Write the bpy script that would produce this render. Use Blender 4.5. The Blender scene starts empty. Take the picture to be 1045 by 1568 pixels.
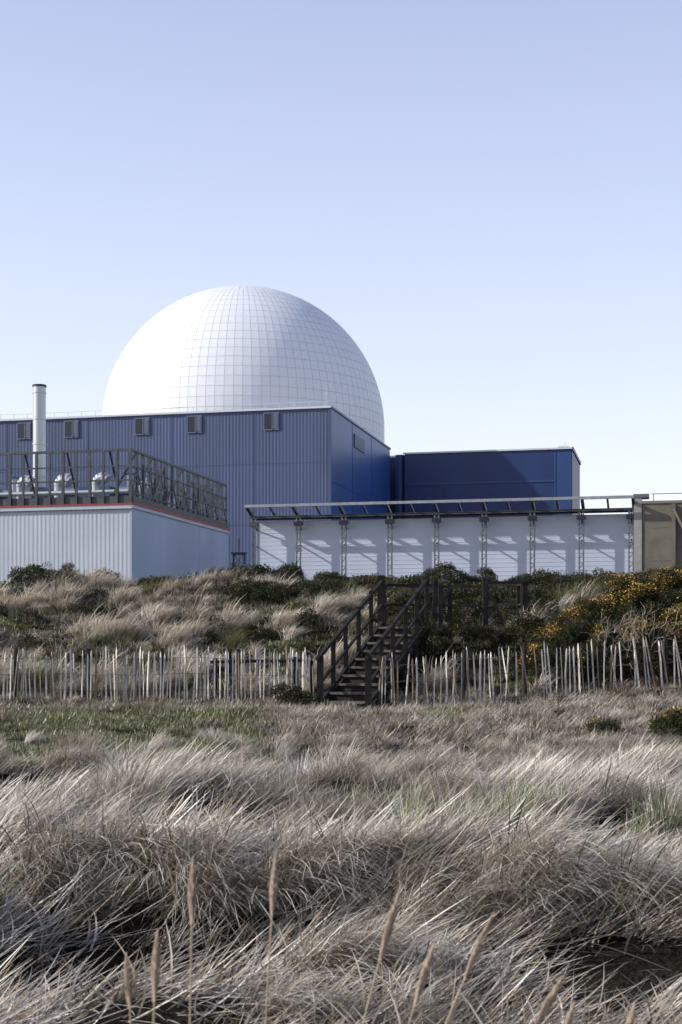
import bpy, math, random
import numpy as np
from mathutils import Vector, Matrix, Euler
R=math.radians
random.seed(7)
rng=np.random.default_rng(11)
scene=bpy.context.scene
COL=scene.collection

# ------------------------------------------------------------ materials
def mat(name,color,rough=0.6,nscale=0.0,namt=0.15,bump=0.0,metal=0.0,stretch=(1,1,1),color2=None,spec=0.4):
    m=bpy.data.materials.new(name); m.use_nodes=True
    nt=m.node_tree; b=nt.nodes['Principled BSDF']
    b.inputs['Roughness'].default_value=rough
    b.inputs['Metallic'].default_value=metal
    b.inputs['Specular IOR Level'].default_value=spec
    c=(*color,1)
    if nscale<=0:
        b.inputs['Base Color'].default_value=c; return m
    tc=nt.nodes.new('ShaderNodeTexCoord'); mp=nt.nodes.new('ShaderNodeMapping')
    mp.inputs['Scale'].default_value=stretch
    n=nt.nodes.new('ShaderNodeTexNoise'); n.inputs['Scale'].default_value=nscale; n.inputs['Detail'].default_value=6
    nt.links.new(tc.outputs['Object'],mp.inputs[0]); nt.links.new(mp.outputs[0],n.inputs['Vector'])
    r=nt.nodes.new('ShaderNodeValToRGB')
    r.color_ramp.elements[0].position=.3; r.color_ramp.elements[1].position=.7
    c2=color2 if color2 else tuple(min(1,v*(1+namt)) for v in color)
    c1=tuple(v*(1-namt) for v in color) if not color2 else color
    r.color_ramp.elements[0].color=(*c1,1); r.color_ramp.elements[1].color=(*c2,1)
    nt.links.new(n.outputs['Fac'],r.inputs[0]); nt.links.new(r.outputs[0],b.inputs['Base Color'])
    if bump>0:
        bp=nt.nodes.new('ShaderNodeBump'); bp.inputs['Strength'].default_value=bump; bp.inputs['Distance'].default_value=.03
        nt.links.new(n.outputs['Fac'],bp.inputs['Height']); nt.links.new(bp.outputs[0],b.inputs['Normal'])
    return m

def leafmat(name,transl=.3,rough=.5,spec=.3,rand=.25):
    m=bpy.data.materials.new(name); m.use_nodes=True
    nt=m.node_tree; b=nt.nodes['Principled BSDF']; out=nt.nodes['Material Output']
    b.inputs['Roughness'].default_value=rough; b.inputs['Specular IOR Level'].default_value=spec
    at=nt.nodes.new('ShaderNodeAttribute'); at.attribute_name='Col'
    oi=nt.nodes.new('ShaderNodeObjectInfo')
    mr=nt.nodes.new('ShaderNodeMapRange'); mr.inputs['To Min'].default_value=1-rand; mr.inputs['To Max'].default_value=1+rand
    nt.links.new(oi.outputs['Random'],mr.inputs['Value'])
    hs=nt.nodes.new('ShaderNodeHueSaturation')
    nt.links.new(at.outputs['Color'],hs.inputs['Color']); nt.links.new(mr.outputs[0],hs.inputs['Value'])
    nt.links.new(hs.outputs[0],b.inputs['Base Color'])
    t=nt.nodes.new('ShaderNodeBsdfTranslucent'); nt.links.new(hs.outputs[0],t.inputs['Color'])
    mx=nt.nodes.new('ShaderNodeMixShader'); mx.inputs[0].default_value=transl
    nt.links.new(b.outputs[0],mx.inputs[1]); nt.links.new(t.outputs[0],mx.inputs[2]); nt.links.new(mx.outputs[0],out.inputs[0])
    return m

# ------------------------------------------------------------ mesh builder
class B:
    def __init__(s): s.v=[]; s.f=[]; s.m=[]
    def quad(s,a,b,c,d,m=0):
        i=len(s.v); s.v+= [tuple(a),tuple(b),tuple(c),tuple(d)]; s.f.append((i,i+1,i+2,i+3)); s.m.append(m)
    def box(s,x0,x1,y0,y1,z0,z1,m=0):
        i=len(s.v)
        s.v+=[(x0,y0,z0),(x1,y0,z0),(x1,y1,z0),(x0,y1,z0),(x0,y0,z1),(x1,y0,z1),(x1,y1,z1),(x0,y1,z1)]
        for f in [(0,3,2,1),(4,5,6,7),(0,1,5,4),(1,2,6,5),(2,3,7,6),(3,0,4,7)]:
            s.f.append(tuple(i+k for k in f)); s.m.append(m)
    def tube(s,p,q,r0,r1=None,n=4,m=0,cap=True,rot=None):
        p=Vector(p); q=Vector(q); r1=r0 if r1 is None else r1
        d=(q-p).normalized(); up=Vector((0,0,1)) if abs(d.z)<.95 else Vector((0,1,0))
        a=d.cross(up).normalized(); b=a.cross(d)
        off=(math.pi/4 if n==4 else 0) if rot is None else rot
        i=len(s.v)
        for c,r in ((p,r0),(q,r1)):
            for k in range(n):
                t=off+2*math.pi*k/n
                s.v.append(tuple(c+a*(r*math.cos(t))+b*(r*math.sin(t))))
        for k in range(n):
            s.f.append((i+k,i+(k+1)%n,i+n+(k+1)%n,i+n+k)); s.m.append(m)
        if cap:
            s.f.append(tuple(i+k for k in reversed(range(n)))); s.m.append(m)
            s.f.append(tuple(i+n+k for k in range(n))); s.m.append(m)
    def beam(s,p,q,w,m=0): s.tube(p,q,w*.7071,n=4,m=m)
    def corr(s,x0,x1,y,z0,z1,pitch,depth,m=0):
        x=x0; prof=[]
        while x<x1:
            prof+=[(x,y),(x+pitch*.4,y),(x+pitch*.5,y-depth),(x+pitch*.9,y-depth)]
            x+=pitch
        prof=[p for p in prof if p[0]<=x1]+[(x1,y)]
        for a,b in zip(prof[:-1],prof[1:]):
            s.quad((a[0],a[1],z0),(b[0],b[1],z0),(b[0],b[1],z1),(a[0],a[1],z1),m)
    def build(s,name,mats,parent=None,smooth=False,loc=None):
        me=bpy.data.meshes.new(name); me.from_pydata(s.v,[],s.f); me.update()
        for mm in mats: me.materials.append(mm)
        me.polygons.foreach_set('material_index',s.m)
        if smooth: me.polygons.foreach_set('use_smooth',[True]*len(s.f))
        o=bpy.data.objects.new(name,me); COL.objects.link(o)
        if parent: o.parent=parent
        if loc: o.location=loc
        return o
def empty(name,loc,rz=0):
    e=bpy.data.objects.new(name,None); e.location=loc; e.rotation_euler=(0,0,rz); e.empty_display_size=.5
    COL.objects.link(e); return e

# ------------------------------------------------------------ noise + terrain height
def vn(x,y,seed=0):
    x=np.asarray(x,float); y=np.asarray(y,float)
    xi=np.floor(x); yi=np.floor(y); fx=x-xi; fy=y-yi
    def h(a,b):
        t=np.sin(a*127.1+b*311.7+seed*74.7)*43758.5453
        return t-np.floor(t)
    fx=fx*fx*(3-2*fx); fy=fy*fy*(3-2*fy)
    return (h(xi,yi)*(1-fx)+h(xi+1,yi)*fx)*(1-fy)+(h(xi,yi+1)*(1-fx)+h(xi+1,yi+1)*fx)*fy
def ss(a,b,x):
    t=np.clip((x-a)/(b-a),0,1); return t*t*(3-2*t)
ST0=Vector((0.07,27.45,.5)); sdir=Vector((1.30,3.10,0)).normalized(); swid=Vector((sdir.y,-sdir.x,0))
LZ=.5+1.66
def stair_sw(x,y):
    dx=x-ST0.x; dy=y-ST0.y
    return dx*sdir.x+dy*sdir.y, dx*swid.x+dy*swid.y
HOL=[(-1.15,7.5,.8,.9,.42),(1.4,7.45,.75,.75,.38),(-3.3,17.0,1.0,.8,.3),(1.1,16.8,1.0,.8,.28),(.1,12.3,.8,.6,.22),(-1.1,13.5,.7,.6,.2),(2.6,12.6,.9,.7,.22),(-2.6,11.0,.8,.5,.22),(3.4,16.2,.8,.6,.2),(-1.2,18.3,1.0,.5,.15),(4.6,13.0,.9,.7,.2),(-4.6,13.6,.9,.8,.2),(1.2,10.4,.5,.35,.15),(-.6,10.4,.45,.3,.15)]
def H(x,y):
    x=np.asarray(x,float); y=np.asarray(y,float)
    z=.52*ss(20,27,y)
    t=np.clip((y-27.4)/(39-27.4),0,1)
    z=z+2.9*(.55*t**.9+.45*ss(0,1,t))
    z=z-3.4*ss(42,60,y)
    z=z+np.clip(x-2,0,6)*.05*ss(25,28,y)*(1-ss(30,34,y))
    near=1-ss(19,24,y)
    z=z+near*((vn(x*.5,y*.5,1)-.5)*.40+(vn(x*1.3,y*1.3,2)-.5)*.28)
    sl=ss(28.5,31,y)*(1-ss(44,55,y))
    z=z+sl*((vn(x*.35,y*.35,3)-.5)*.5+(vn(x*1.1,y*1.1,4)-.5)*.28)
    fine=(1-ss(60,80,y))
    z=z+fine*(vn(x*3.3,y*3.3,5)-.5)*.07
    for hx,hy,rx,ry,d in HOL:
        z=z-d*np.exp(-((x-hx)/rx)**2-((y-hy)/ry)**2)
    for hx,hy,rx,ry,d in [(-1.3,9.4,1.2,.6,.2),(1.2,9.2,1.4,.6,.2),(-2.2,7.3,.3,.8,.15)]:
        z=z+d*np.exp(-((x-hx)/rx)**2-((y-hy)/ry)**2)
    # level sandy shelf at the head of the steps
    w=ss(29.2,30.7,y)*(1-ss(32.3,34.2,y))*ss(.7,1.3,x)*(1-ss(4.1,5.4,x))
    z=z*(1-w)+w*(LZ-.04+(vn(x*2,y*2,8)-.5)*.08)
    s,w=stair_sw(x,y)
    cor=(np.abs(w)<.8)&(s>-.2)&(s<3.45)
    z=np.where(cor,np.minimum(z,.5+np.clip(s,0,9)*.494-.22),z)
    return z

def axis(fine0,fine1,step,lo,hi,g=1.13):
    a=list(np.arange(fine0,fine1,step)); st=step
    x=fine1; r=[]
    while x<hi: r.append(x); st*=g; x+=st
    r.append(hi); st=step; x=fine0; l=[]
    while True:
        st*=g; x-=st
        if x<lo: break
        l.append(x)
    l.append(lo)
    return np.array(l[::-1]+a+r)
xs=axis(-13,13,.13,-1500,1500); ys=axis(2,45,.13,-60,3500)
X,Y=np.meshgrid(xs,ys); Z=H(X,Y)
nx,ny=len(xs),len(ys)
V=np.stack([X.ravel(),Y.ravel(),Z.ravel()],1)
ii=np.arange(nx*ny).reshape(ny,nx)
F=np.stack([ii[:-1,:-1].ravel(),ii[:-1,1:].ravel(),ii[1:,1:].ravel(),ii[1:,:-1].ravel()],1)
def npmesh(name,V,F,cols=None):
    me=bpy.data.meshes.new(name); k=F.shape[1]
    me.vertices.add(len(V)); me.vertices.foreach_set('co',V.astype(np.float32).ravel())
    me.loops.add(F.size); me.loops.foreach_set('vertex_index',F.astype(np.int32).ravel())
    me.polygons.add(len(F)); me.polygons.foreach_set('loop_start',(np.arange(len(F))*k).astype(np.int32))
    me.update(calc_edges=True); me.validate()
    if cols is not None:
        a=me.attributes.new('Col','FLOAT_COLOR','POINT')
        a.data.foreach_set('color',np.concatenate([cols,np.ones((len(cols),1))],1).astype(np.float32).ravel())
    return me
gm=bpy.data.materials.new('dune_soil'); gm.use_nodes=True
nt=gm.node_tree; b=nt.nodes['Principled BSDF']; b.inputs['Roughness'].default_value=.95; b.inputs['Specular IOR Level'].default_value=.08
tc=nt.nodes.new('ShaderNodeTexCoord')
n1=nt.nodes.new('ShaderNodeTexNoise'); n1.inputs['Scale'].default_value=1.2; n1.inputs['Detail'].default_value=8
n2=nt.nodes.new('ShaderNodeTexNoise'); n2.inputs['Scale'].default_value=30; n2.inputs['Detail'].default_value=6
nt.links.new(tc.outputs['Object'],n1.inputs['Vector']); nt.links.new(tc.outputs['Object'],n2.inputs['Vector'])
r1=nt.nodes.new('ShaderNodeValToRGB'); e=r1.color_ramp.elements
e[0].position=.35; e[0].color=(.016,.014,.010,1); e[1].position=.68; e[1].color=(.048,.038,.027,1)  # soil colour set extra dark to stand in for shade in the hollows
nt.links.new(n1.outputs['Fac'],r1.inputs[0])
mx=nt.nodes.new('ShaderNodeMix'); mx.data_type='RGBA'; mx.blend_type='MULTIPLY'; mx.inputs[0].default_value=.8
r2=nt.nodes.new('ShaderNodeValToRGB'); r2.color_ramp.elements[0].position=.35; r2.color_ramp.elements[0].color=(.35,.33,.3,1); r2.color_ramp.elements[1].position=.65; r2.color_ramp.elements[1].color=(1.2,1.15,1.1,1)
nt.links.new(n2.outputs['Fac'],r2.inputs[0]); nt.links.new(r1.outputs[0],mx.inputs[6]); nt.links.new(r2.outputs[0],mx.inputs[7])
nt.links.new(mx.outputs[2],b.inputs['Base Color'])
bp=nt.nodes.new('ShaderNodeBump'); bp.inputs['Strength'].default_value=.9; bp.inputs['Distance'].default_value=.06
nt.links.new(n2.outputs['Fac'],bp.inputs['Height']); nt.links.new(bp.outputs[0],b.inputs['Normal'])
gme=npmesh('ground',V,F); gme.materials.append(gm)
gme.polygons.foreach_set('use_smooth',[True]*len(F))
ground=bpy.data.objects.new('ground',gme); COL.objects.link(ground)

# ------------------------------------------------------------ scatter by geometry nodes
def scatter(name,P,Rt,S,I,coll):
    me=bpy.data.meshes.new(name); me.vertices.add(len(P)); me.vertices.foreach_set('co',np.asarray(P,np.float32).ravel())
    a=me.attributes.new('rotv','FLOAT_VECTOR','POINT'); a.data.foreach_set('vector',np.asarray(Rt,np.float32).ravel())
    a=me.attributes.new('scl','FLOAT','POINT'); a.data.foreach_set('value',np.asarray(S,np.float32))
    a=me.attributes.new('vid','INT','POINT'); a.data.foreach_set('value',np.asarray(I,np.int32))
    o=bpy.data.objects.new(name,me); COL.objects.link(o)
    g=bpy.data.node_groups.new(name+'_nodes','GeometryNodeTree')
    g.interface.new_socket('Geometry',in_out='INPUT',socket_type='NodeSocketGeometry')
    g.interface.new_socket('Geometry',in_out='OUTPUT',socket_type='NodeSocketGeometry')
    N=g.nodes; gi=N.new('NodeGroupInput'); go=N.new('NodeGroupOutput')
    ip=N.new('GeometryNodeInstanceOnPoints'); ci=N.new('GeometryNodeCollectionInfo')
    ci.inputs['Collection'].default_value=coll; ci.inputs['Separate Children'].default_value=True; ci.inputs['Reset Children'].default_value=True
    def na(nm,t):
        q=N.new('GeometryNodeInputNamedAttribute'); q.data_type=t; q.inputs['Name'].default_value=nm; return q.outputs['Attribute']
    er=N.new('FunctionNodeEulerToRotation')
    L=g.links.new
    L(gi.outputs[0],ip.inputs['Points']); L(ci.outputs[0],ip.inputs['Instance'])
    ip.inputs['Pick Instance'].default_value=True
    L(na('vid','INT'),ip.inputs['Instance Index']); L(na('rotv','FLOAT_VECTOR'),er.inputs[0]); L(er.outputs[0],ip.inputs['Rotation'])
    L(na('scl','FLOAT'),ip.inputs['Scale']); L(ip.outputs[0],go.inputs[0])
    md=o.modifiers.new('scatter','NODES'); md.node_group=g
    return o
def coll_of(name,meshes,material):
    c=bpy.data.collections.new(name)
    for k,me in enumerate(meshes):
        me.materials.append(material)
        o=bpy.data.objects.new('%s_%02d'%(name,k),me); c.objects.link(o)
    return c

# ------------------------------------------------------------ grass tufts
PAL={'cream':(.86,.775,.67),'blond':(.69,.595,.47),'tan':(.40,.32,.235),'grey':(.48,.44,.395),'brown':(.13,.10,.07),
     'green':(.13,.17,.06),'lime':(.23,.27,.09),'bluegreen':(.13,.18,.12),'olive':(.24,.225,.12)}
def blades(n,rad,L,Lsd,th0,bend,azc,azs,radial,width,pal,seed,nseg=5,z0=-.04):
    r=np.random.default_rng(seed)
    a=r.uniform(0,2*np.pi,n); rr=rad*np.sqrt(r.uniform(0,1,n))
    bx=rr*np.cos(a); by=rr*np.sin(a)
    az=azc+r.normal(0,azs,n)
    dx=np.cos(az)*(1-radial)+np.cos(a)*radial; dy=np.sin(az)*(1-radial)+np.sin(a)*radial
    az=np.arctan2(dy,dx)
    l=np.clip(r.normal(L,Lsd,n),L*.35,L*1.6)
    t0=r.uniform(*th0,n); bd=r.uniform(*bend,n); tw=r.normal(0,.5,n); w=width*r.uniform(.7,1.3,n)
    daz=r.normal(0,.35,n)
    p=np.stack([bx,by,np.full(n,z0)],1); VV=[]
    names=list(pal); pr=np.array([pal[k] for k in names]); pr=pr/pr.sum()
    base=np.array([PAL[k] for k in names])[r.choice(len(names),n,p=pr)]*r.uniform(.75,1.15,(n,1))
    CC=[]
    for k in range(nseg+1):
        s=k/nseg
        wk=w*(1-s**2.2)*.5+.0004
        azk=az+daz*s
        sx=-np.sin(az+tw); sy=np.cos(az+tw)
        off=np.stack([sx*wk,sy*wk,np.zeros(n)],1)
        VV+= [p-off,p+off]
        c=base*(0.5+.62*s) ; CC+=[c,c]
        th=t0+bd*s**1.1
        st=l/nseg
        p=p+np.stack([st*np.sin(th)*np.cos(azk),st*np.sin(th)*np.sin(azk),st*np.cos(th)],1)
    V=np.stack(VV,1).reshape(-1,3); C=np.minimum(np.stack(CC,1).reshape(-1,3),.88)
    m=2*(nseg+1); b0=(np.arange(n)*m)[:,None]
    Fs=[np.concatenate([b0+2*k,b0+2*k+1,b0+2*k+3,b0+2*k+2],1) for k in range(nseg)]
    return V,np.concatenate(Fs),C
def merge(parts):
    vs,fs,cs=[],[],[]; o=0
    for v,f,c in parts: vs.append(v); fs.append(f+o); cs.append(c); o+=len(v)
    return np.concatenate(vs),np.concatenate(fs),np.concatenate(cs)
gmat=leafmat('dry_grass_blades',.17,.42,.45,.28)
dry={'cream':5,'blond':4,'tan':1.5,'grey':2.3,'brown':.9,'olive':.2}
dry2={'cream':2.5,'blond':3,'tan':2.5,'grey':2.5,'brown':2.3,'olive':.5}
grn={'green':4,'lime':1.5,'bluegreen':2,'blond':2,'cream':1,'tan':1}
T=[]
for k in range(5):
    T.append(merge([blades(115,.12,.60,.14,(.2,.95),(.9,1.9),0,.35,.15,.0072,dry,100+k,6),
                    blades(45,.17,.34,.10,(.4,1.2),(.5,1.2),0,.9,.3,.0068,dry2,120+k,4)]))
for k in range(2):
    T.append(merge([blades(105,.10,.58,.13,(.05,.8),(.6,1.6),0,.8,.4,.007,dry,140+k,6),
                    blades(45,.16,.35,.10,(.3,1.0),(.5,1.2),0,1.5,.5,.0068,dry2,150+k,4)]))
for k in range(2):
    T.append(merge([blades(80,.08,.60,.13,(.03,.4),(.3,1.0),0,.8,.5,.007,grn,160+k,6),
                    blades(50,.15,.36,.1,(.3,1.0),(.5,1.3),0,1.2,.5,.0068,dry2,170+k,4)]))
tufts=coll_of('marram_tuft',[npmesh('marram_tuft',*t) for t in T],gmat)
T=[]
for k in range(3):
    T.append(merge([blades(80,.15,.48,.1,(.1,.7),(.8,1.7),0,.6,.35,.014,{'cream':5,'blond':4,'tan':1.5,'grey':1,'olive':1},200+k,4),
                    blades(40,.2,.3,.08,(.3,1.1),(.5,1.2),0,1.2,.4,.013,dry2,210+k,3)]))
T.append(merge([blades(80,.14,.42,.1,(.1,.7),(.5,1.2),0,.8,.5,.012,{'green':2,'olive':3,'lime':1,'tan':1},220,4)]))
T.append(merge([blades(80,.2,.3,.1,(.1,.9),(.5,1.2),0,.8,.5,.012,{'brown':4,'tan':2,'olive':1},221,4)]))
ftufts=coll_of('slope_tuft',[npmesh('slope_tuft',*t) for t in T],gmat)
T=[blades(100,.24,.11,.04,(.1,1.2),(.2,1.2),0,1.5,.2,.010,{'tan':4,'blond':3,'brown':2.5,'olive':2.5,'grey':2},230,3,-.02),
   blades(110,.24,.075,.03,(.1,1.2),(.2,1.2),0,1.5,.2,.011,{'lime':4,'green':2,'olive':3,'tan':1.5,'blond':.7},231,3,-.02),
   blades(100,.26,.15,.05,(.3,1.3),(.2,1.2),0,1.0,.2,.010,{'brown':3,'tan':3,'grey':2,'olive':1},232,3,-.02),
   blades(80,.26,.28,.08,(.75,1.45),(.0,.35),0,.5,.1,.0075,{'cream':3,'blond':3,'tan':2,'grey':3,'brown':2.2},233,4,-.01),
   blades(18,.34,.30,.08,(1.0,1.5),(.0,.25),0,1.2,.1,.006,{'tan':2,'grey':2,'brown':5},234,3,.0)]
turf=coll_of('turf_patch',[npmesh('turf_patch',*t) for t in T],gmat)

def region(n,y0,y1,k=.30,mrg=2.5,pw=1.0):
    y=y0+(y1-y0)*rng.uniform(0,1,n)**pw
    x=rng.uniform(-1,1,n)*(k*y+mrg)
    return x,y
def clear(x,y):
    s,w=stair_sw(x,y)
    return ~((np.abs(w)<.8)&(s>-.5)&(s<4.0)) & ~((x>1.0)&(x<4.0)&(y>30.7)&(y<32.2))
def holl(x,y):
    v=np.zeros_like(x)
    for hx,hy,rx,ry,d in HOL: v=np.maximum(v,np.exp(-((x-hx)/rx)**2-((y-hy)/ry)**2))
    return v
pts=[]
cx,cy=region(9000,4.4,22.5,.30,2.0,.75)
cell={}
for x,y in zip(cx,cy):
    if float(holl(np.array([x]),np.array([y]))[0])>.30: continue
    lowz=(y<7.2 and (x<-.35 or x>.4))
    lim=17.6+float(ss(-1.5,2,x))*3.6
    if y>lim and random.random()<.93: continue
    md=.62+.50*float(vn(x*.6,y*.6,91))
    gx,gy=int(x//1),int(y//1); ok=True
    for i in (-1,0,1,2,-2):
        for j in (-1,0,1,2,-2):
            for (px,py) in cell.get((gx+i,gy+j),[]):
                if (px-x)**2+(py-y)**2<md*md: ok=False
    if not ok: continue
    cell.setdefault((gx,gy),[]).append((x,y))
    size=random.uniform(.12,.36); cnt=int(3+size*23)
    a0=(float(vn(x*.3,y*.3,21))-.5)*3.0-.45+random.gauss(0,.6)
    sc=random.uniform(.42,.90)*(1-.25*float(ss(16,23,y)))
    if y<7.3: sc*=.72
    if lowz: sc=random.uniform(.16,.30)
    kind=random.random(); 
    vid=(lambda: random.randint(7,8)) if (kind<.10 and not lowz) else ((lambda: random.randint(5,6)) if kind<.28 else (lambda: random.randint(0,4)))
    for _ in range(cnt):
        pts.append((x+random.gauss(0,size*.6),y+random.gauss(0,size*.45),sc*random.uniform(.7,1.25),vid(),a0+random.gauss(0,.3)))
for (gx,gy,sc,cnt,vid,a0,sp) in [(.75,9.6,.72,6,7,1.2,.15),(.2,12.6,.75,4,8,1,.2),(2.4,8.0,.7,6,7,2.2,.2),(-2.35,8.0,.9,10,8,.3,.25),(-2.25,7.1,.7,7,7,.4,.2),
        (-1.5,9.0,1.0,16,0,-1.0,.45),(-.6,8.9,.95,12,1,-.8,.35),(1.4,8.7,1.0,16,2,-1.0,.45),(.4,8.4,.85,10,3,-.6,.3),(0,7.5,.75,10,0,-.7,.2),(.0,6.7,.7,10,1,-.4,.18),(-.05,6.0,.55,8,4,-.4,.18),
        (2.7,8.7,1.0,8,1,-.8,.35),(-3.3,18.2,.9,8,2,-.9,.45),(1.1,18.0,.95,9,1,-.8,.45),(0,13.3,.8,6,3,-1,.3),(2.6,13.6,.9,8,0,-1,.4),(-2.6,11.8,.8,8,2,-.9,.35)]:
    for _ in range(cnt):
        pts.append((gx+random.gauss(0,sp),gy+random.gauss(0,sp*.3),sc*random.uniform(.8,1.15),vid if random.random()<.75 else random.randint(0,5),a0+random.gauss(0,.35)))
E=np.array(pts); print('tufts',len(E))
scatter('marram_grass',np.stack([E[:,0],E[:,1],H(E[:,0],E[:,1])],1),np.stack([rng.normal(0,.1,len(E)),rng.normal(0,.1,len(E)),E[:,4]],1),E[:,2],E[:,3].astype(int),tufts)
x,y=region(15000,4.6,41,.31,2.2,.75)
hh=holl(x,y)
keep=clear(x,y)&((hh<.38)|(rng.uniform(0,1,len(x))<.15))&~((y<19)&(vn(x*1.6,y*1.6,61)<.36)); x,y,hh=x[keep],y[keep],hh[keep]; n=len(x)
g=vn(x*.5,y*.5,41)*.6+vn(x*1.7,y*1.7,43)*.4
greenz=((x<-1.3)&(y>18.8)&(y<26.3)&(g>.33))|((y>20)&(y<27)&(g>.64))|((y>28.5)&(g>.48))
I=np.where(greenz,1,np.where(y<19.5,np.where(rng.uniform(0,1,n)<.85,3,2),np.where(g<.34,2,0)))
I=np.where((y>=19.5)&(y<28)&(x>-1.0)&(rng.uniform(0,1,n)<.45),3,I)
I=np.where((hh>=.38),4,I)
rz=np.where(I==3,(vn(x*.4,y*.4,47)-.5)*2.4-.3+rng.normal(0,.5,n),rng.uniform(0,6.28,n))
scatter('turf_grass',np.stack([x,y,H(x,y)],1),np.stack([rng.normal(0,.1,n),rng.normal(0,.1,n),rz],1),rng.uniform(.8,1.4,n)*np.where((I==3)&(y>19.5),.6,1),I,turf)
# slope tufts
x,y=region(5800,27.0,41.5,.30,3)
c=vn(x*.7,y*1.0,51)*.5+vn(x*2.0,y*2.0,52)*.5
keep=clear(x,y)&(((y>28.4)&(c>.53))|((y<28.2)&(y>27.6)&(rng.uniform(0,1,len(x))<.25)))
keep&=~((x>1.2)&(x<5.4)&(y>32.5)&(y<38)); keep&=~((x>-1.5)&(y>36.5)); keep&=~(y>38.8)
x,y,c=x[keep],y[keep],c[keep]; n=len(x)
g=vn(x*.8,y*.8,55)
I=np.where(g>.80,3,np.where((g<.13),4,rng.integers(0,3,n)))
I=np.where((y<28.4)&(rng.uniform(0,1,n)<.6),3,I)
sc=np.where(y<28.4,rng.uniform(.3,.55,n),(.45+.9*np.clip((c-.53)*4,0,1))*rng.uniform(.8,1.2,n))
scatter('slope_grass',np.stack([x,y,H(x,y)],1),np.stack([rng.normal(0,.1,n),rng.normal(0,.1,n),rng.normal(-.3,.6,n)],1),sc,I,ftufts)

# ------------------------------------------------------------ seed stalks close to the camera
sb=B()
def stalk(x,y,h,lx,ly,headl):
    z0=float(H(x,y)); pts=[]
    for k in range(13):
        s=k/12; pts.append(Vector((x+lx*s**1.8,y+ly*s**1.8,z0+h*s)))
    for a,b in zip(pts[:-1],pts[1:]): sb.tube(a,b,.0024,.0018,n=5,m=0,cap=False)
    d=(pts[-1]-pts[-2]).normalized(); tip=pts[-1]; base=tip-d*headl*.1
    for k in range(190):
        s=random.random(); c=base+d*headl*s; rr=.0095*math.sin(math.pi*min(.97,max(.06,s))**.75)
        a=random.uniform(0,6.28); o=Vector((math.cos(a),math.sin(a),0))
        p=c+o*rr*.4; q=p+d*.022+o*rr*.7
        sb.tube(p,q,.0032,.0006,n=3,m=1,cap=False)
for px,d,h,lx,hl in [(-.335,3.1,1.02,.01,.13),(-.40,2.9,.90,.02,.13),(-.415,3.0,.86,-.03,.10),(-.19,3.3,1.0,.03,.13),(-.03,3.2,.93,.12,.16),(.12,3.3,.86,.17,.15),
                     (.03,3.0,.86,.13,.12),(.22,3.1,.80,.20,.12),(-.45,2.7,.76,-.02,.1),(.32,2.9,.78,.12,.11),(.5,3.0,.75,.1,.1),(-.1,2.8,.77,.08,.12),(-.25,2.9,.72,.05,.1)]:
    stalk(px,d,h-float(H(px,d)),lx,random.uniform(-.05,.05),hl)
sb.build('grass_seed_stalks',[mat('stalk_straw',(.40,.33,.23)),mat('seed_head_straw',(.42,.33,.25),.8)])

# ------------------------------------------------------------ shrubs / gorse
smat=leafmat('shrub_leaves',.12,.5,.3,.3)
def sprig(nl,rad,ll,lw,cols,seed,flowers=0):
    r=np.random.default_rng(seed)
    d=r.normal(0,1,(nl,3)); d[:,2]=np.abs(d[:,2])*.9+.1; d/=np.linalg.norm(d,axis=1)[:,None]
    c=d*(rad*r.uniform(.15,1,(nl,1))**.7)
    o=(d*.8+r.normal(0,.6,(nl,3))); o/=np.linalg.norm(o,axis=1)[:,None]
    s=np.cross(o,r.normal(0,1,(nl,3))); s/=np.linalg.norm(s,axis=1)[:,None]
    l=ll*r.uniform(.6,1.4,(nl,1)); w=lw*r.uniform(.6,1.3,(nl,1))
    v=np.stack([c,c+o*l*.5+s*w*.5,c+o*l,c+o*l*.5-s*w*.5],1)
    pc=np.array(cols)[r.integers(0,len(cols),nl)]*r.uniform(.5,1.3,(nl,1))
    if flowers:
        k=r.choice(nl,flowers,replace=False); pc[k]=np.array((.60,.36,.07))*r.uniform(.55,1.2,(flowers,1))
        cc=c[k]*1.15; v[k,0]=cc
        for j in range(1,4): v[k,j]=cc+(v[k,j]-c[k])*.8+s[k]*(.004*(2-j))
    f=np.arange(nl*4).reshape(nl,4)
    return v.reshape(-1,3),f,np.repeat(pc,4,0)
GD=[(.018,.028,.010),(.03,.042,.014),(.06,.065,.02)]; GB=[(.085,.06,.035),(.04,.035,.015),(.12,.08,.05)]
Tg=[sprig(130,.13,.045,.012,GD,300),sprig(130,.13,.045,.012,GD,301),sprig(150,.13,.04,.016,GD,302,55),sprig(150,.13,.04,.016,GD,303,28),sprig(120,.13,.045,.01,GB,304)]
gcol=coll_of('gorse_sprig',[npmesh('gorse_sprig',*t) for t in Tg],smat)
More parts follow.
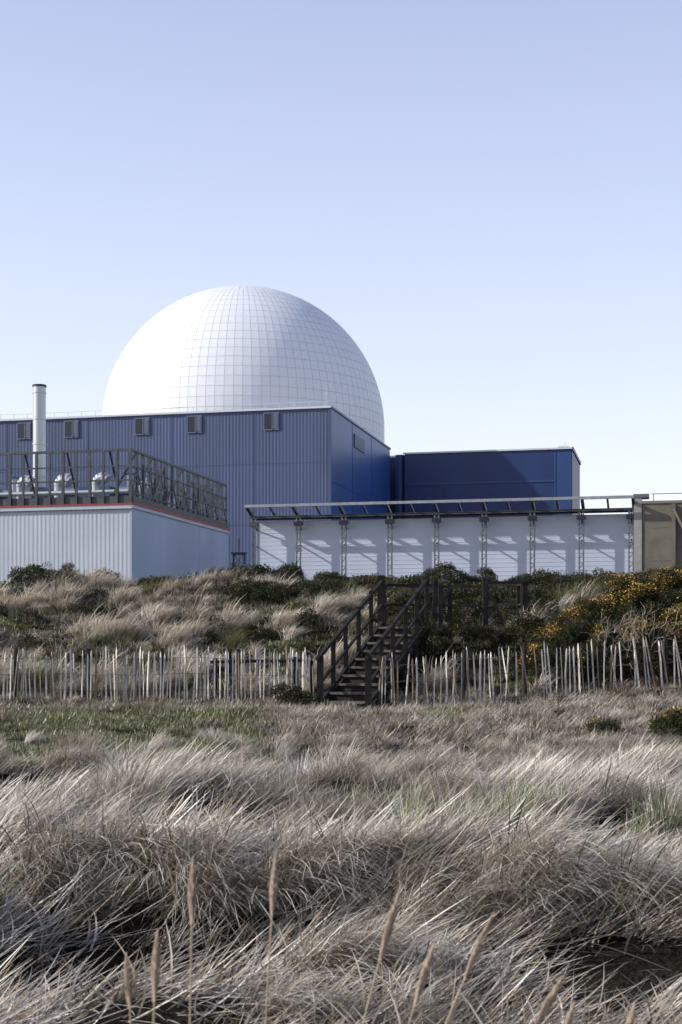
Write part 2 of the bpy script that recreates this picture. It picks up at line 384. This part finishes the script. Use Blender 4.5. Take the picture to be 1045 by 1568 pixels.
def bush(name,blobs,dens,flo,coll,nids,scl=(.8,1.3),brown=.15,flowerside=(-.5,.1,.9),seed=1):
    r=np.random.default_rng(seed); P=[];Q=[];S=[];I=[]
    fs=np.array(flowerside)/np.linalg.norm(flowerside)
    for (cx,cy,cz,rx,ry,rz) in blobs:
        n=int(dens*(rx*ry+rx*rz+ry*rz))
        d=r.normal(0,1,(n,3)); d/=np.linalg.norm(d,axis=1)[:,None]; d[:,2]=np.where(d[:,2]<-.3,-d[:,2],d[:,2])
        lump=.70+.6*vn(d[:,0]*3+cx*5,d[:,1]*3+d[:,2]*3+cy,seed+3)
        rr=lump*np.where(r.uniform(0,1,n)<.7,r.uniform(.85,1.08,n),r.uniform(.4,.9,n))
        p=np.array((cx,cy,cz))+d*rr[:,None]*np.array((rx,ry,rz))
        P.append(p)
        th=np.arccos(np.clip(d[:,2],-1,1)); ph=np.arctan2(d[:,1],d[:,0])
        Q.append(np.stack([np.zeros(n),th*.8,ph],1)); S.append(r.uniform(*scl,n))
        fl=(d@fs+ (vn(p[:,0]*2.5,p[:,2]*2.5+p[:,1],77)-.5)*1.3)
        i=np.where((fl>flo)&(r.uniform(0,1,n)<.85),r.integers(2,4,n),np.where(r.uniform(0,1,n)<brown,4,r.integers(0,2,n)))
        I.append(i)
    P=np.concatenate(P);Q=np.concatenate(Q);S=np.concatenate(S);I=np.concatenate(I)
    k=P[:,2]>H(P[:,0],P[:,1])-.1
    return scatter(name,P[k],Q[k],S[k],I[k],coll)
def hz(x,y): return float(H(x,y))
gb=[]
for (bx,by,rx,rz) in [(4.3,29.5,.45,.5),(4.8,29.7,.7,.85),(5.5,29.9,.8,1.1),(6.3,30.1,.9,1.4),(7.2,30.2,1.0,1.5),(8.5,30.3,1.1,1.5),(10,30.4,1.1,1.3),(4.7,29.2,.5,.5),(5.4,29.2,.6,.7),(6.2,29.2,.7,.85),(7.1,29.2,.7,.95),(8.0,29.3,.7,.95)]:
    gb.append((bx,by,hz(bx,by)+.1,rx,.75,rz))
bush('gorse_bush',gb,520,.66,gcol,5,seed=4,brown=.3)
gb=[(6.0,22.5,hz(6.0,22.5)+.2,.5,.4,.5),(5.4,22.9,hz(5.4,22.9)+.1,.3,.3,.3),(6.8,22.4,hz(6.8,22.4)+.25,.7,.5,.75)]
bush('gorse_bush',gb,330,.75,gcol,5,seed=5)
gb=[(4.3,23.3,hz(4.3,23.3)+.02,.24,.2,.14)]
bush('gorse_bush',gb,330,.8,gcol,5,seed=8)
tb=B()
for k in range(120):
    x0=random.uniform(5.3,7.6); y0=28.6+random.uniform(-.2,.2); p=Vector((x0,y0,hz(x0,y0)+random.uniform(.2,1.1))); d=Vector((random.gauss(0,.5),-.3,1)).normalized()
    for s in range(6):
        q=p+d*random.uniform(.06,.13); tb.tube(p,q,.010-.0012*s,.009-.0012*s,n=4,cap=False)
        if random.random()<.6:
            dd=(d+Vector((random.gauss(0,.8),random.gauss(0,.4),random.gauss(0,.5)))).normalized(); tb.tube(q,q+dd*.18,.005,.002,n=3,cap=False)
        p=q; d=(d+Vector((random.gauss(0,.45),random.gauss(0,.2),random.gauss(0,.35)))).normalized()
tb.build('gorse_branches',[mat('bare_twig',(.30,.25,.2),.8)])
Ts=[sprig(120,.2,.07,.03,[(.02,.03,.010),(.03,.042,.014),(.045,.05,.02)],310),sprig(120,.2,.07,.03,[(.03,.042,.014),(.06,.06,.02)],311),
    sprig(120,.2,.06,.03,[(.04,.045,.016),(.09,.085,.025)],312),sprig(120,.2,.06,.03,[(.03,.035,.014),(.06,.045,.02)],313),sprig(120,.2,.08,.015,[(.10,.075,.045),(.05,.035,.02)],314)]
scol=coll_of('shrub_sprig',[npmesh('shrub_sprig',*t) for t in Ts],smat)
cb=[]
xx=-14.0
while xx<14.5:
    yy=38.6+random.uniform(-.8,.8); r_=random.uniform(.3,.95); h_=random.choice([random.uniform(.08,.2),random.uniform(.25,.55)])
    u=xx/yy*2177+522
    if 205<u<340: h_=.07
    if 30<u<115: h_=.48
    if 380<u<480: h_=.52
    cb.append((xx,yy,hz(xx,yy),r_,.8,h_)); xx+=random.uniform(.5,1.15)
for _ in range(44):
    xx=random.uniform(-2.8,12); yy=random.uniform(35.6,38.5)
    cb.append((xx,yy,hz(xx,yy),random.uniform(.25,.85),.6,random.uniform(.12,.42)))
for _ in range(24):
    xx=random.uniform(1.3,5.0); yy=random.uniform(33.0,35.5)
    cb.append((xx,yy,hz(xx,yy),random.uniform(.3,.7),.5,random.uniform(.25,.6)))
for _ in range(12):
    xx=random.uniform(-12,-5); yy=random.uniform(34.5,38)
    cb.append((xx,yy,hz(xx,yy),random.uniform(.25,.7),.4,random.uniform(.12,.28)))
for _ in range(12):
    xx=random.uniform(-8,0); yy=random.uniform(30,36)
    cb.append((xx,yy,hz(xx,yy),random.uniform(.15,.4),.25,random.uniform(.1,.25)))
for (xx,yy) in [(-1.0,27.7),(-.8,27.5),(-3,33.2),(1.75,30.2),(2.1,29.9),(2.6,30.3),(3.0,30.1),(3.9,30.2),(4.3,30.8),(4.4,31.6),(-6,31),(1.3,32.7),(2.2,32.8),(3.1,32.7),(3.8,32.9)]:
    cb.append((xx,yy,hz(xx,yy),.32,.25,random.uniform(.2,.42)))
bush('dune_shrubs',cb,85,.75,scol,5,scl=(.5,1.0),brown=.25,seed=6)

# ------------------------------------------------------------ paling fence
wood=mat('weathered_pale',(.62,.58,.53),.8,5,.35,.3,stretch=(1,1,.3))
wood2=mat('grey_pale',(.40,.38,.35),.85,5,.4,.3,stretch=(1,1,.3))
darkw=mat('dark_timber',(.018,.016,.015),.75,8,.4,.3,spec=.25)
wire=mat('fence_wire',(.12,.11,.1),.5,metal=.6)
brnw=mat('brown_pale',(.22,.175,.13),.8,9,.35,.3,stretch=(1,1,.2))
def fence(name,pts,pitch,h,tilt,seed,postgap=1.5,brown=.15):
    r=random.Random(seed); fb=B()
    L=[0]
    for a,b_ in zip(pts[:-1],pts[1:]): L.append(L[-1]+math.dist(a,b_))
    def at(s):
        for i in range(len(pts)-1):
            if s<=L[i+1] or i==len(pts)-2:
                t=(s-L[i])/(L[i+1]-L[i]); return pts[i][0]*(1-t)+pts[i+1][0]*t, pts[i][1]*(1-t)+pts[i+1][1]*t
    s=0; tg=0
    while s<L[-1]:
        x,y=at(s); z=hz(x,y)
        if r.random()<.12: tg=r.gauss(0,tilt*.8)
        w=r.uniform(.014,.024); hh=h*r.uniform(.89,1.07); tx=tg+r.gauss(0,tilt); ty=r.gauss(0,.03)
        p=(x,y+r.uniform(-.012,.012),z-.05); q=(x+tx*hh,y+ty*hh,z+hh)
        m=1 if r.random()<brown else (4 if r.random()<.35 else 0)
        mid=Vector(p).lerp(Vector(q),.5)+Vector((r.gauss(0,.008),0,0))
        k=Vector(p).lerp(Vector(q),.93); nn=4 if r.random()<.5 else 3; ro=r.uniform(0,3)
        fb.tube(p,mid,w,w*.96,n=nn,m=m,rot=ro,cap=False); fb.tube(mid,k,w*.96,w*.9,n=nn,m=m,rot=ro); fb.tube(k,q,w*.9,w*.25,n=nn,m=m,rot=ro)
        s+=pitch*r.uniform(.5,1.5)
        if r.random()<.04: s+=pitch*r.uniform(.5,1.5)
    s=0
    prev=None
    while s<L[-1]:
        x,y=at(s); z=hz(x,y)
        cur=[(x,y-.03,z+h*f) for f in (.22,.52,.82)]
        if prev:
            for a,b_ in zip(prev,cur): fb.tube(a,b_,.005,n=4,m=2,cap=False)
        prev=cur; s+=.25
    s=.05
    while s<L[-1]:
        x,y=at(s); z=hz(x,y); fb.tube((x,y+.07,z-.1),(x+r.gauss(0,.02),y+.07,z+h*1.02),.045,.04,n=7,m=3); s+=postgap*r.uniform(.85,1.15)
    return fb.build(name,[wood,brnw,wire,darkw,wood2])
fence('paling_fence',[(-.52,27.95),(-3,28.05),(-7,27.9),(-15,27.4)],.084,1.04,.035,3,brown=.08)
fence('paling_fence',[(.72,27.6),(1.6,27.35),(3.4,27.9),(6.8,28.1),(15,28.6)],.105,1.04,.06,5,brown=.2)
fence('paling_fence',[(-.7,28.9),(-2.4,29.1)],.12,.8,.02,9,brown=.05)
rb=B(); rb.beam((-2.6,28.25,1.42),(-.75,28.2,1.45),.06); rb.beam((-2.5,28.25,.7),(-2.5,28.25,1.5),.08); rb.beam((-.9,28.2,.7),(-.9,28.2,1.52),.08)
rb.build('timber_rail',[darkw])

# ------------------------------------------------------------ stairs
sp=empty('timber_stairs',(0,0,0))
def SL(s,w,z): 
    q=ST0+sdir*s+swid*w; return (q.x,q.y,ST0.z+z)
tread=mat('brown_tread',(.09,.077,.062),.8,6,.4,.3)  # treads a paler brown than the rest of the timber
st=B(); N=10; run=.336; rise=.166; W=.46
for k in range(N):
    s0=k*run; z=(k+1)*rise
    a,b_,c,d=[SL(s0-.03,-W,z),SL(s0-.03,W,z),SL(s0+run-.03,W,z),SL(s0+run-.03,-W,z)]
    i=len(st.v); st.v+=[a,b_,c,d]+[(p[0],p[1],p[2]-.045) for p in (a,b_,c,d)]
    for f in [(0,1,2,3),(7,6,5,4),(0,4,5,1),(1,5,6,2),(2,6,7,3),(3,7,4,0)]: st.f.append(tuple(i+q for q in f)); st.m.append(1)
    st.quad(SL(s0+.02,-W,z-rise),SL(s0+.02,W,z-rise),SL(s0+.02,W,z-.05),SL(s0+.02,-W,z-.05),0)
st.build('steps',[darkw,tread],sp)
rl=B()
for w in (-W-.05,W+.05):
    rl.beam(SL(-.1,w,-.05),SL(N*run,w,N*rise-.05),.08)
    rl.beam(SL(-.1,w,.1),SL(N*run,w,N*rise+.1),.08)
    for k,s in enumerate(np.linspace(-.05,N*run,6)):
        z=max(0,s/run*rise)
        rl.beam(SL(s,w,z-.5),SL(s+random.gauss(0,.01),w+random.gauss(0,.012),z+1.06+random.uniform(-.02,.06)),.09 if k else .13)
    rl.beam(SL(-.15,w,.98),SL(N*run+.05,w,N*rise+1.03),.065)
    rl.beam(SL(-.05,w+.0,.5),SL(N*run,w,N*rise+.5),.05)
rl.build('handrails',[darkw],sp)
# railings round the sandy shelf at the top
pl=B()
def railrun(P,mid=True,w=.095):
    for k,(x,y) in enumerate(P):
        z=hz(x,y); pl.beam((x,y,z-.4),(x+random.gauss(0,.03),y+random.gauss(0,.02),LZ+1.03+random.uniform(-.07,.08)),w)
    for (a,b_) in zip(P[:-1],P[1:]):
        pl.beam((a[0],a[1]-.08,LZ+.96+random.uniform(-.02,.02)),(b_[0],b_[1]-.08,LZ+.96+random.uniform(-.02,.02)),.06)
        if mid: pl.beam((a[0],a[1]-.08,LZ+.52),(b_[0],b_[1]-.08,LZ+.52+random.uniform(-.03,.03)),.05)
railrun([(.85,30.8),(1.0,32.1),(1.75,32.35),(2.5,32.4),(3.3,32.35),(4.0,32.1),(4.05,31.3)])
railrun([(1.98,30.75),(2.2,31.5)],True)
railrun([(3.15,30.95),(4.02,31.0)],False,.11)
pl.beam((3.15,30.9,LZ+.95),(3.6,30.9,LZ-.05),.065); pl.beam((2.5,32.3,LZ+.95),(2.05,32.3,LZ),.065)
for k in range(5): pl.beam((1.75+k*.5,30.95,LZ+.01),(1.8+k*.5,32.0,LZ+.01),.09)
pl.build('landing_rails',[darkw],sp)

# ------------------------------------------------------------ buildings
TH=-math.atan2(.23,.973)
sheenblue=mat('blue_profiled_sheen',(.060,.085,.170),.5,.25,.14,stretch=(1,1,.2))  # hall front: the side wall's paint with grazing-sun sheen greyed into the colour
deepblue=mat('deep_blue_cladding',(.022,.076,.26),.4,.15,.18,stretch=(1,1,.3))  # same paint as the hall front, without the sheen
navy=mat('navy_cladding',(.013,.033,.118),.45,.15,.18,stretch=(1,1,.3))
trimw=mat('pale_trim',(.6,.63,.68),.5)
dark=mat('dark_opening',(.012,.018,.03),.5)
louvre=mat('grey_louvre',(.10,.115,.16),.5)
white=mat('white_profiled_cladding',(.44,.47,.53),.5,.3,.07)
encw=mat('white_flat_cladding',(.50,.54,.63),.45,.3,.06)
white_shade=mat('shaded_white_cladding',(.33,.39,.52),.45,.3,.10,stretch=(1,1,.3))  # white cladding of the side wall, its shade tinted into the colour
steel=mat('galvanised_steel',(.13,.14,.16),.5,3,.2,metal=.3)
lsteel=mat('pale_steel_beam',(.26,.28,.31),.5,3,.2)
dsteel=mat('dark_steel',(.045,.05,.06),.5,3,.2)
msteel=mat('screen_steel',(.055,.06,.07),.5,3,.3)
red=mat('red_paint',(.35,.035,.03),.5)
roofm=mat('roof_membrane',(.25,.25,.26),.9)
bb=empty('reactor_hall',(-1.3,185,0),TH)
b1=B()
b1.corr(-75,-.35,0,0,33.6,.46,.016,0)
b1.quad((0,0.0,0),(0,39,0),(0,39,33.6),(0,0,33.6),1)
b1.box(-.35,.02,-.14,.3,0,33.6,0)
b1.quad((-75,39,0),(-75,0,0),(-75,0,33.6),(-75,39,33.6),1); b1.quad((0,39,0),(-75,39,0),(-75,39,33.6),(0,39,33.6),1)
b1.quad((-75,0,33.5),(0,0,33.5),(0,39,33.5),(-75,39,33.5),2)
b1.build('walls',[sheenblue,deepblue,roofm],bb)
b2=B()
b2.box(-75,.1,-.28,-.141,33.5,33.76,0); b2.box(.021,.15,-.28,39.1,33.5,33.76,1)
for k in range(38):
    b2.beam((-75+k*2,.3,33.6),(-75+k*2,.3,34.5),.05,0)
b2.beam((-75,.3,34.45),(0,.3,34.45),.05,0)
b2.tube((-.9,1,33.6),(-.9,1,36.6),.05,.02,n=5); b2.tube((-1.2,1,35.6),(-.6,1,35.6),.05,n=4)
for z in (12,24): b2.box(.021,.05,.2,39,z,z+.1,1)
for y in (12.5,25): b2.box(.021,.05,y,y+.1,.2,33.4,1)
for z in (9.5,18.5,26.5): b2.box(-75,-.4,-.04,-.017,z,z+.06,2)
for x in (-10.6,-22,-34,-46): b2.box(x,x+.10,-.05,-.017,0,33.4,2)
b2.build('roof_trim',[trimw,deepblue,sheenblue],bb)
b3=B()
for t in (43.3,36.3,26.1,18.7,8.06,50.5,58):
    x=-t
    b3.box(x-1.05,x+1.05,-.16,-.05,30.9,33.2,2)
    b3.box(x-.95,x+.12,-.20,-.161,31.05,33.1,0); b3.box(x+.22,x+.96,-.20,-.161,31.05,33.1,1)
    b3.box(x+.12,x+.2,-.26,-.161,30.95,33.15,2)
    for k in range(7): b3.box(x+.28,x+.92,-.23,-.201,31.2+k*.26,31.28+k*.26,2)
b3.box(.03,.12,13.5,20,30.3,32.2,3)
b3.build('louvres',[dark,louvre,mat('louvre_frame',(.16,.19,.27),.5),navy],bb)
ab=empty('turbine_hall',(35.8,220,0),TH)
b4=B()
b4.box(-26.4,0,0,18,0,33.3,0)
b4.box(-26.6,.15,-.25,-.003,33.2,33.45,1); b4.box(.003,.2,-.25,18,33.0,33.5,2)
b4.box(-26.2,-2.6,-.12,-.004,28.2,28.5,3); b4.box(-2.8,-2.5,-.12,-.004,2,32.8,3)
b4.box(-2.4,-.1,-.08,-.004,2,32.8,3)
for x in (-6,-9.5,-13,-16.5,-20,-23.2): b4.box(x,x+.05,-.04,-.004,2,28,0)
b4.box(-2.2,-.5,-.1,.5,33.5,33.7,1)
b4.tube((-1.2,1,33.3),(-1.2,1,34.6),.06,n=5,m=1)
b4.box(-31.5,-26.6,4,18,0,33.6,0)
b4.tube((-27.4,1.6,0),(-27.4,1.6,33.3),.8,n=20,m=3)
b4.box(-31.3,-26.4,3.8,3.99,33.3,33.6,1)
b4.build('walls',[navy,trimw,deepblue,mat('blue_cladding',(.023,.055,.17),.45,.15,.1)],ab)

# dome
dm=empty('reactor_dome',(-16.2,237,38.7))
Rd=23.45
panel=mat('white_dome_panel',(.80,.81,.84),.42,.08,.03,spec=.5)
seam=mat('dome_seam',(.60,.64,.71),.7)
db=B()
def ring(e0,e1,ns,cyl=None):
    gp=.045
    for k in range(ns):
        a0=2*math.pi*k/ns; a1=2*math.pi*(k+1)/ns
        def P(a,z,r): return (r*math.cos(a),r*math.sin(a),z)
        if cyl is None:
            ge=gp/Rd; r0=Rd*math.cos(e0+ge*.5); r1=Rd*math.cos(e1-ge*.5); z0=Rd*math.sin(e0+ge*.5); z1=Rd*math.sin(e1-ge*.5)
        else: r0=r1=Rd; z0,z1=cyl[0]+gp*.5,cyl[1]-gp*.5
        g0=gp*.5/max(r0,.5); g1=gp*.5/max(r1,.5)
        db.quad(P(a0+g0,z0,r0),P(a1-g0,z0,r0),P(a1-g1,z1,r1),P(a0+g1,z1,r1),0)
NR=23
for i in range(NR):
    e0=math.pi/2*i/NR; e1=math.pi/2*(i+1)/NR
    ns=104 if e0<R(62) else (52 if e0<R(76) else (26 if e0<R(84) else 13))
    ring(e0,min(e1,R(89.3)),ns)
for i in range(6): ring(0,0,104,(-1.6*(i+1),-1.6*i))
db.build('dome_panels',[panel],dm)
cb2=B(); r2=Rd-.05; n=104
prof=[(r2,-38.7)]+[(r2*math.cos(math.pi/2*i/46),r2*math.sin(math.pi/2*i/46)) for i in range(47)]
for (ra,za),(rb_,zb) in zip(prof[:-1],prof[1:]):
    for k in range(n):
        a0=2*math.pi*k/n;a1=2*math.pi*(k+1)/n
        cb2.quad((ra*math.cos(a0),ra*math.sin(a0),za),(ra*math.cos(a1),ra*math.sin(a1),za),(rb_*math.cos(a1),rb_*math.sin(a1),zb),(rb_*math.cos(a0),rb_*math.sin(a0),zb))
cb2.build('dome_shell',[seam],dm)

# left plant building
lb=empty('plant_building',(-11.78,80,0),TH); HT=10.05
l1=B()
l1.corr(-32,-.12,0,0,HT-.1,.26,.009,0)
l1.box(-.12,.02,-.06,.1,0,HT-.1,1)
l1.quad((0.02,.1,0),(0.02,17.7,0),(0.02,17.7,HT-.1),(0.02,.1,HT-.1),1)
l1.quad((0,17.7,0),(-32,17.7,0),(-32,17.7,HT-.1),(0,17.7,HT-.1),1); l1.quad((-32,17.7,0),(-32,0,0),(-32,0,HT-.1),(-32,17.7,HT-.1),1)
l1.quad((-32,0,HT-.12),(0,0,HT-.12),(0,17.7,HT-.12),(-32,17.7,HT-.12),2)
for y in (5.8,11.6): l1.box(.021,.03,y,y+.04,.1,HT-.2,0)
l1.build('walls',[white,white_shade,roofm],lb)
l2=B()
l2.box(-32,.08,-.16,-.062,HT-.32,HT-.1,0); l2.box(.031,.1,-.16,17.75,HT-.30,HT-.1,0)
l2.box(-32,.12,-.2,-.06,HT-.098,HT-.02,1); l2.box(.0,.14,-.058,17.8,HT-.098,HT+.03,1)
l2.box(-32,-.0,.0,.1,HT-.018,HT+.42,2); l2.box(-.12,.04,.101,17.6,HT+.031,HT+.40,2)
l2.build('roof_edge',[white,red,msteel],lb)
l3=B(); zb=HT+.05; zt=HT+3.0
def panelrun(p0,p1,pitch,diag):
    p0=Vector(p0);p1=Vector(p1); L=(p1-p0).length; n=int(L/pitch); d=(p1-p0)/n
    for z in (zb+.55,zb+1.25,zb+2.05,zt): 
        l3.beam(p0+Vector((0,0,z)),p1+Vector((0,0,z)),.13 if z in(zt,) else .085)
    for k in range(n+1):
        a=p0+d*k; l3.beam(a+Vector((0,0,zb-.1)),a+Vector((0,0,zt)),.11 if k%2 else .14)
        if k<n and diag and k%2==0: l3.beam(a+Vector((0,0,zb+.3)),a+d+Vector((0,0,zb+2.05)),.06)
        if k<n and diag and k%2==1: l3.beam(a+d+Vector((0,0,zb+.3)),a+Vector((0,0,zb+2.05)),.06)
panelrun((-32,-.05,0),(-.05,-.05,0),.80,False)
panelrun((-.05,-.05,0),(-.05,17.4,0),.95,True)
panelrun((-32,17.4,0),(-.05,17.4,0),1.6,True)
for k in range(12):
    l3.beam((-30+k*2.6,.2,zt),(-30+k*2.6,1.9,zb),.1)
    if k<7: l3.beam((-.1,.9+k*2.6,zt),(-1.8,.9+k*2.6,zb),.1)
for k in range(16): l3.beam((-.3,.6+k*1.1,zt-.5),(-.3,.6+k*1.1,zb),.07)
l3.build('roof_screen',[msteel],lb)
l4=B()
for x,y,s in [(-20.3,3,1.3),(-12,4,1.2),(-9.2,5,1.0),(-16.2,3.5,1.1),(-6,8,1.3),(-4,4,1.0),(-7.6,3,.9),(-2.2,7,.9),(-2.4,11,1.0)]:
    l4.box(x-s,x+s,y,y+2*s,HT-.1,HT+.6+s*.9,random.choice([0,1,1]))
for x,y in [(-8.1,2.6),(-5.7,2.8),(-3.2,2.4),(-11.0,2.8),(-1.6,5.5)]:
    rr=random.uniform(.2,.3)
    l4.tube((x,y,HT),(x,y,HT+1.4),rr,n=14,m=2)
    pr=(x,y,HT+1.4)
    for k in range(1,7):
        a=math.pi/2*k/6*1.6; q=(x+.4*(1-math.cos(a)),y,HT+1.4+.4*math.sin(a)); l4.tube(pr,q,rr+.02*k,rr+.02+.02*k,n=14,m=2); pr=q
for x in (-14.2,-10.2,-6.9,-2.5):
    l4.tube((x,6,HT),(x,6,HT+2.4),.2,n=10,m=2); l4.tube((x,6,HT+2.4),(x,6,HT+2.55),.4,.1,n=10,m=0)
l4.tube((-28,5.2,HT+1.3),(-2,5.2,HT+1.3),.25,n=10,m=1); l4.tube((-28,2,HT+.9),(-1,2,HT+.9),.13,n=8,m=2)
l4.build('rooftop_plant',[mat('blue_grey_plant',(.05,.08,.16),.5),mat('grey_plant',(.16,.18,.22),.5),mat('white_duct',(.42,.44,.47),.4,metal=.2)],lb)
fl=B()
c_,s_=math.cos(-TH),math.sin(-TH)
wx,wy=-18.15+11.78,85.5-80; fx=wx*c_-wy*s_; fy=wx*s_+wy*c_
fl.tube((fx,fy,HT-.5),(fx,fy,17.6),.38,n=28,m=0)
for z in (12.2,14.1,15.6,17.2): fl.tube((fx,fy,z),(fx,fy,z+.09),.41,n=28,m=0)
fl.tube((fx,fy,17.601),(fx,fy,17.72),.42,n=28,m=1)
fl.build('flue_stack',[mat('stainless_flue',(.42,.43,.45),.35,metal=.7),dark],lb)

# framed white enclosure
wb=empty('clad_enclosure',(26.55,130,0),TH)
w1=B()
w1.quad((-36,1.2,0),(0,1.2,0),(0,1.2,14.45),(-36,1.2,14.45),0)
z=.5
while z<14.4:
    w1.box(-36,0,1.18,1.199,z,z+.05,0); z+=.4
w1.box(-36.1,-36.001,1.1,10,0,14.45,0); w1.box(.001,.2,1.21,10,0,14.45,0)
w1.build('walls',[encw],wb)
w2=B()
for k in range(9):
    x=-36+4.5*k
    for dx in (-.19,.19): w2.beam((x+dx,0,0),(x+dx,0,14.6),.13,0)
    z=4.0
    while z<14.3:
        w2.beam((x-.16,0,z),(x+.16,0,z+.45),.06,0); w2.beam((x-.16,0,z+.5),(x+.16,0,z+.5),.07,0); z+=.9
    w2.box(x-.42,x+.42,-.25,.2,13.9,14.3,1)
    w2.beam((x,-.1,14.4),(x,1.15,13.6),.12,1); w2.beam((x,.1,9),(x,1.15,9),.12,0); w2.beam((x,.1,12),(x,1.15,12),.12,0)
w2.beam((-36.5,-1.3,15.75),(.3,-1.3,15.75),.26,2)
w2.beam((-36.5,1.35,14.72),(.3,1.35,14.72),.22,1)
w2.beam((-36.5,0,14.72),(.3,0,14.72),.12,1)
for k in range(17):
    x=-36.3+36.5*k/16; w2.beam((x,-1.4,15.70),(x,1.3,14.75),.18 if k%2 else .28,1)
w2.box(-36.4,.2,.0,1.2,14.85,14.9,1)
w2.build('steel_frame',[steel,dsteel,lsteel],wb)
w3=B(); w3.box(.25,.95,-.3,1.2,0,15.75,0); w3.box(.2,1.6,-.35,1.3,15.76,16.1,1)
w3.build('end_pier',[mat('concrete_pier',(.30,.29,.27),.85,1.5,.15),steel],wb)
conc=mat('board_marked_concrete',(.16,.142,.115),.9,.8,.2,.2)
cw=B(); cw.box(.96,40,-.2,2,0,15.2,0); cw.box(.955,40,-.3,2.1,15.201,15.45,1)
for k in range(9): 
    x=3.6+k*4.2; cw.box(x,x+.35,-.7,-.201,0,15.1,0)
    cw.beam((x+.17,-.9,14.6),(x+1.9,-.9,11.0),.2,1)
for z in (4,7,10,13): cw.box(1.7,39,-.23,-.201,z,z+.06,1)
for k in range(12): cw.beam((2+k*3,0,15.4),(2+k*3,0,16.1),.06,2)
cw.beam((1.8,0,16.1),(38,0,16.1),.06,2)
cwo=cw.build('concrete_wall',[conc,mat('concrete_coping',(.20,.18,.15),.9),dsteel]); cwo.location=(26.55,130,0); cwo.rotation_euler=(0,0,TH)
mb=B()
for dx in (-.35,.35):
    for dy in (-.35,.35): mb.beam((dx,dy,0),(dx,dy,8.0),.07)
z=0
while z<7.8:
    for a,b_ in (((-.35,-.35),(.35,-.35)),((.35,-.35),(.35,.35)),((.35,.35),(-.35,.35)),((-.35,.35),(-.35,-.35))):
        mb.beam((*a,z),(*b_,z+.8),.04); mb.beam((*a,z+.8),(*b_,z+.8),.04)
    z+=.8
mb.box(-.5,.5,-.3,.3,8.0,8.1); mb.tube((0,0,8.1),(0,0,9.0),.04,n=5)
mo=mb.build('lattice_mast',[dsteel]); mo.location=(-6.6,92,0)
sf=B()
for k in range(60):
    x=-30+k*.9; sf.beam((x,0,0),(x,0,5.0),.05)
for z in (1,2,3,4,4.9): sf.beam((-30,0,z),(24,0,z),.04)
so=sf.build('security_fence',[dsteel]); so.location=(0,66,0)

# ------------------------------------------------------------ light, world, camera
AZ=R(6); EL=R(29)
sv=Vector((-math.cos(EL)*math.cos(AZ),-math.cos(EL)*math.sin(AZ),math.sin(EL)))
sl=bpy.data.lights.new('sun','SUN'); sl.energy=5.0; sl.angle=R(.5); sl.color=(1,.96,.90)
so=bpy.data.objects.new('sun',sl); so.rotation_euler=(-sv).to_track_quat('-Z','Y').to_euler(); so.location=(-30,0,40); COL.objects.link(so)
w=bpy.data.worlds.new('World'); scene.world=w; w.use_nodes=True; nt=w.node_tree
bg=nt.nodes['Background']; sk=nt.nodes.new('ShaderNodeTexSky'); sk.sky_type='NISHITA'; sk.sun_disc=False
sk.sun_elevation=EL; sk.sun_rotation=math.atan2(sv.x,sv.y); sk.air_density=1.0; sk.dust_density=1.0; sk.ozone_density=2.0; sk.altitude=0
nt.links.new(sk.outputs[0],bg.inputs[0]); bg.inputs[1].default_value=.10
# added haze ramp: pale near the horizon, zenith kept dark so shadows stay dark
tc=nt.nodes.new('ShaderNodeTexCoord'); sx=nt.nodes.new('ShaderNodeSeparateXYZ'); nt.links.new(tc.outputs['Generated'],sx.inputs[0])
rp=nt.nodes.new('ShaderNodeValToRGB'); nt.links.new(sx.outputs['Z'],rp.inputs[0])
stops=[(0.0,(.68,.62,.60)),(.12,(.64,.60,.61)),(.25,(.52,.52,.62)),(.42,(.365,.375,.52)),(.65,(.10,.12,.22)),(1.0,(.02,.04,.10))]
el=rp.color_ramp.elements
el[0].position=0; el[0].color=(*stops[0][1],1); el[1].position=1; el[1].color=(*stops[-1][1],1)
for p_,c_2 in stops[1:-1]:
    q=el.new(p_); q.color=(*c_2,1)
b2g=nt.nodes.new('ShaderNodeBackground'); nt.links.new(rp.outputs[0],b2g.inputs[0]); b2g.inputs[1].default_value=1.0
ad=nt.nodes.new('ShaderNodeAddShader'); nt.links.new(bg.outputs[0],ad.inputs[0]); nt.links.new(b2g.outputs[0],ad.inputs[1])
nt.links.new(ad.outputs[0],nt.nodes['World Output'].inputs[0])
cam=bpy.data.cameras.new('camera'); co=bpy.data.objects.new('camera',cam); COL.objects.link(co)
co.location=(0,0,1.6); co.rotation_euler=(R(90),0,0)
cam.sensor_fit='HORIZONTAL'; cam.sensor_width=24; cam.lens=50; cam.shift_y=.2067; cam.clip_start=.1; cam.clip_end=6000
cam.dof.use_dof=True; cam.dof.focus_distance=20; cam.dof.aperture_fstop=7.0
scene.camera=co
scene.view_settings.view_transform='Standard'; scene.view_settings.look='None'; scene.view_settings.exposure=0
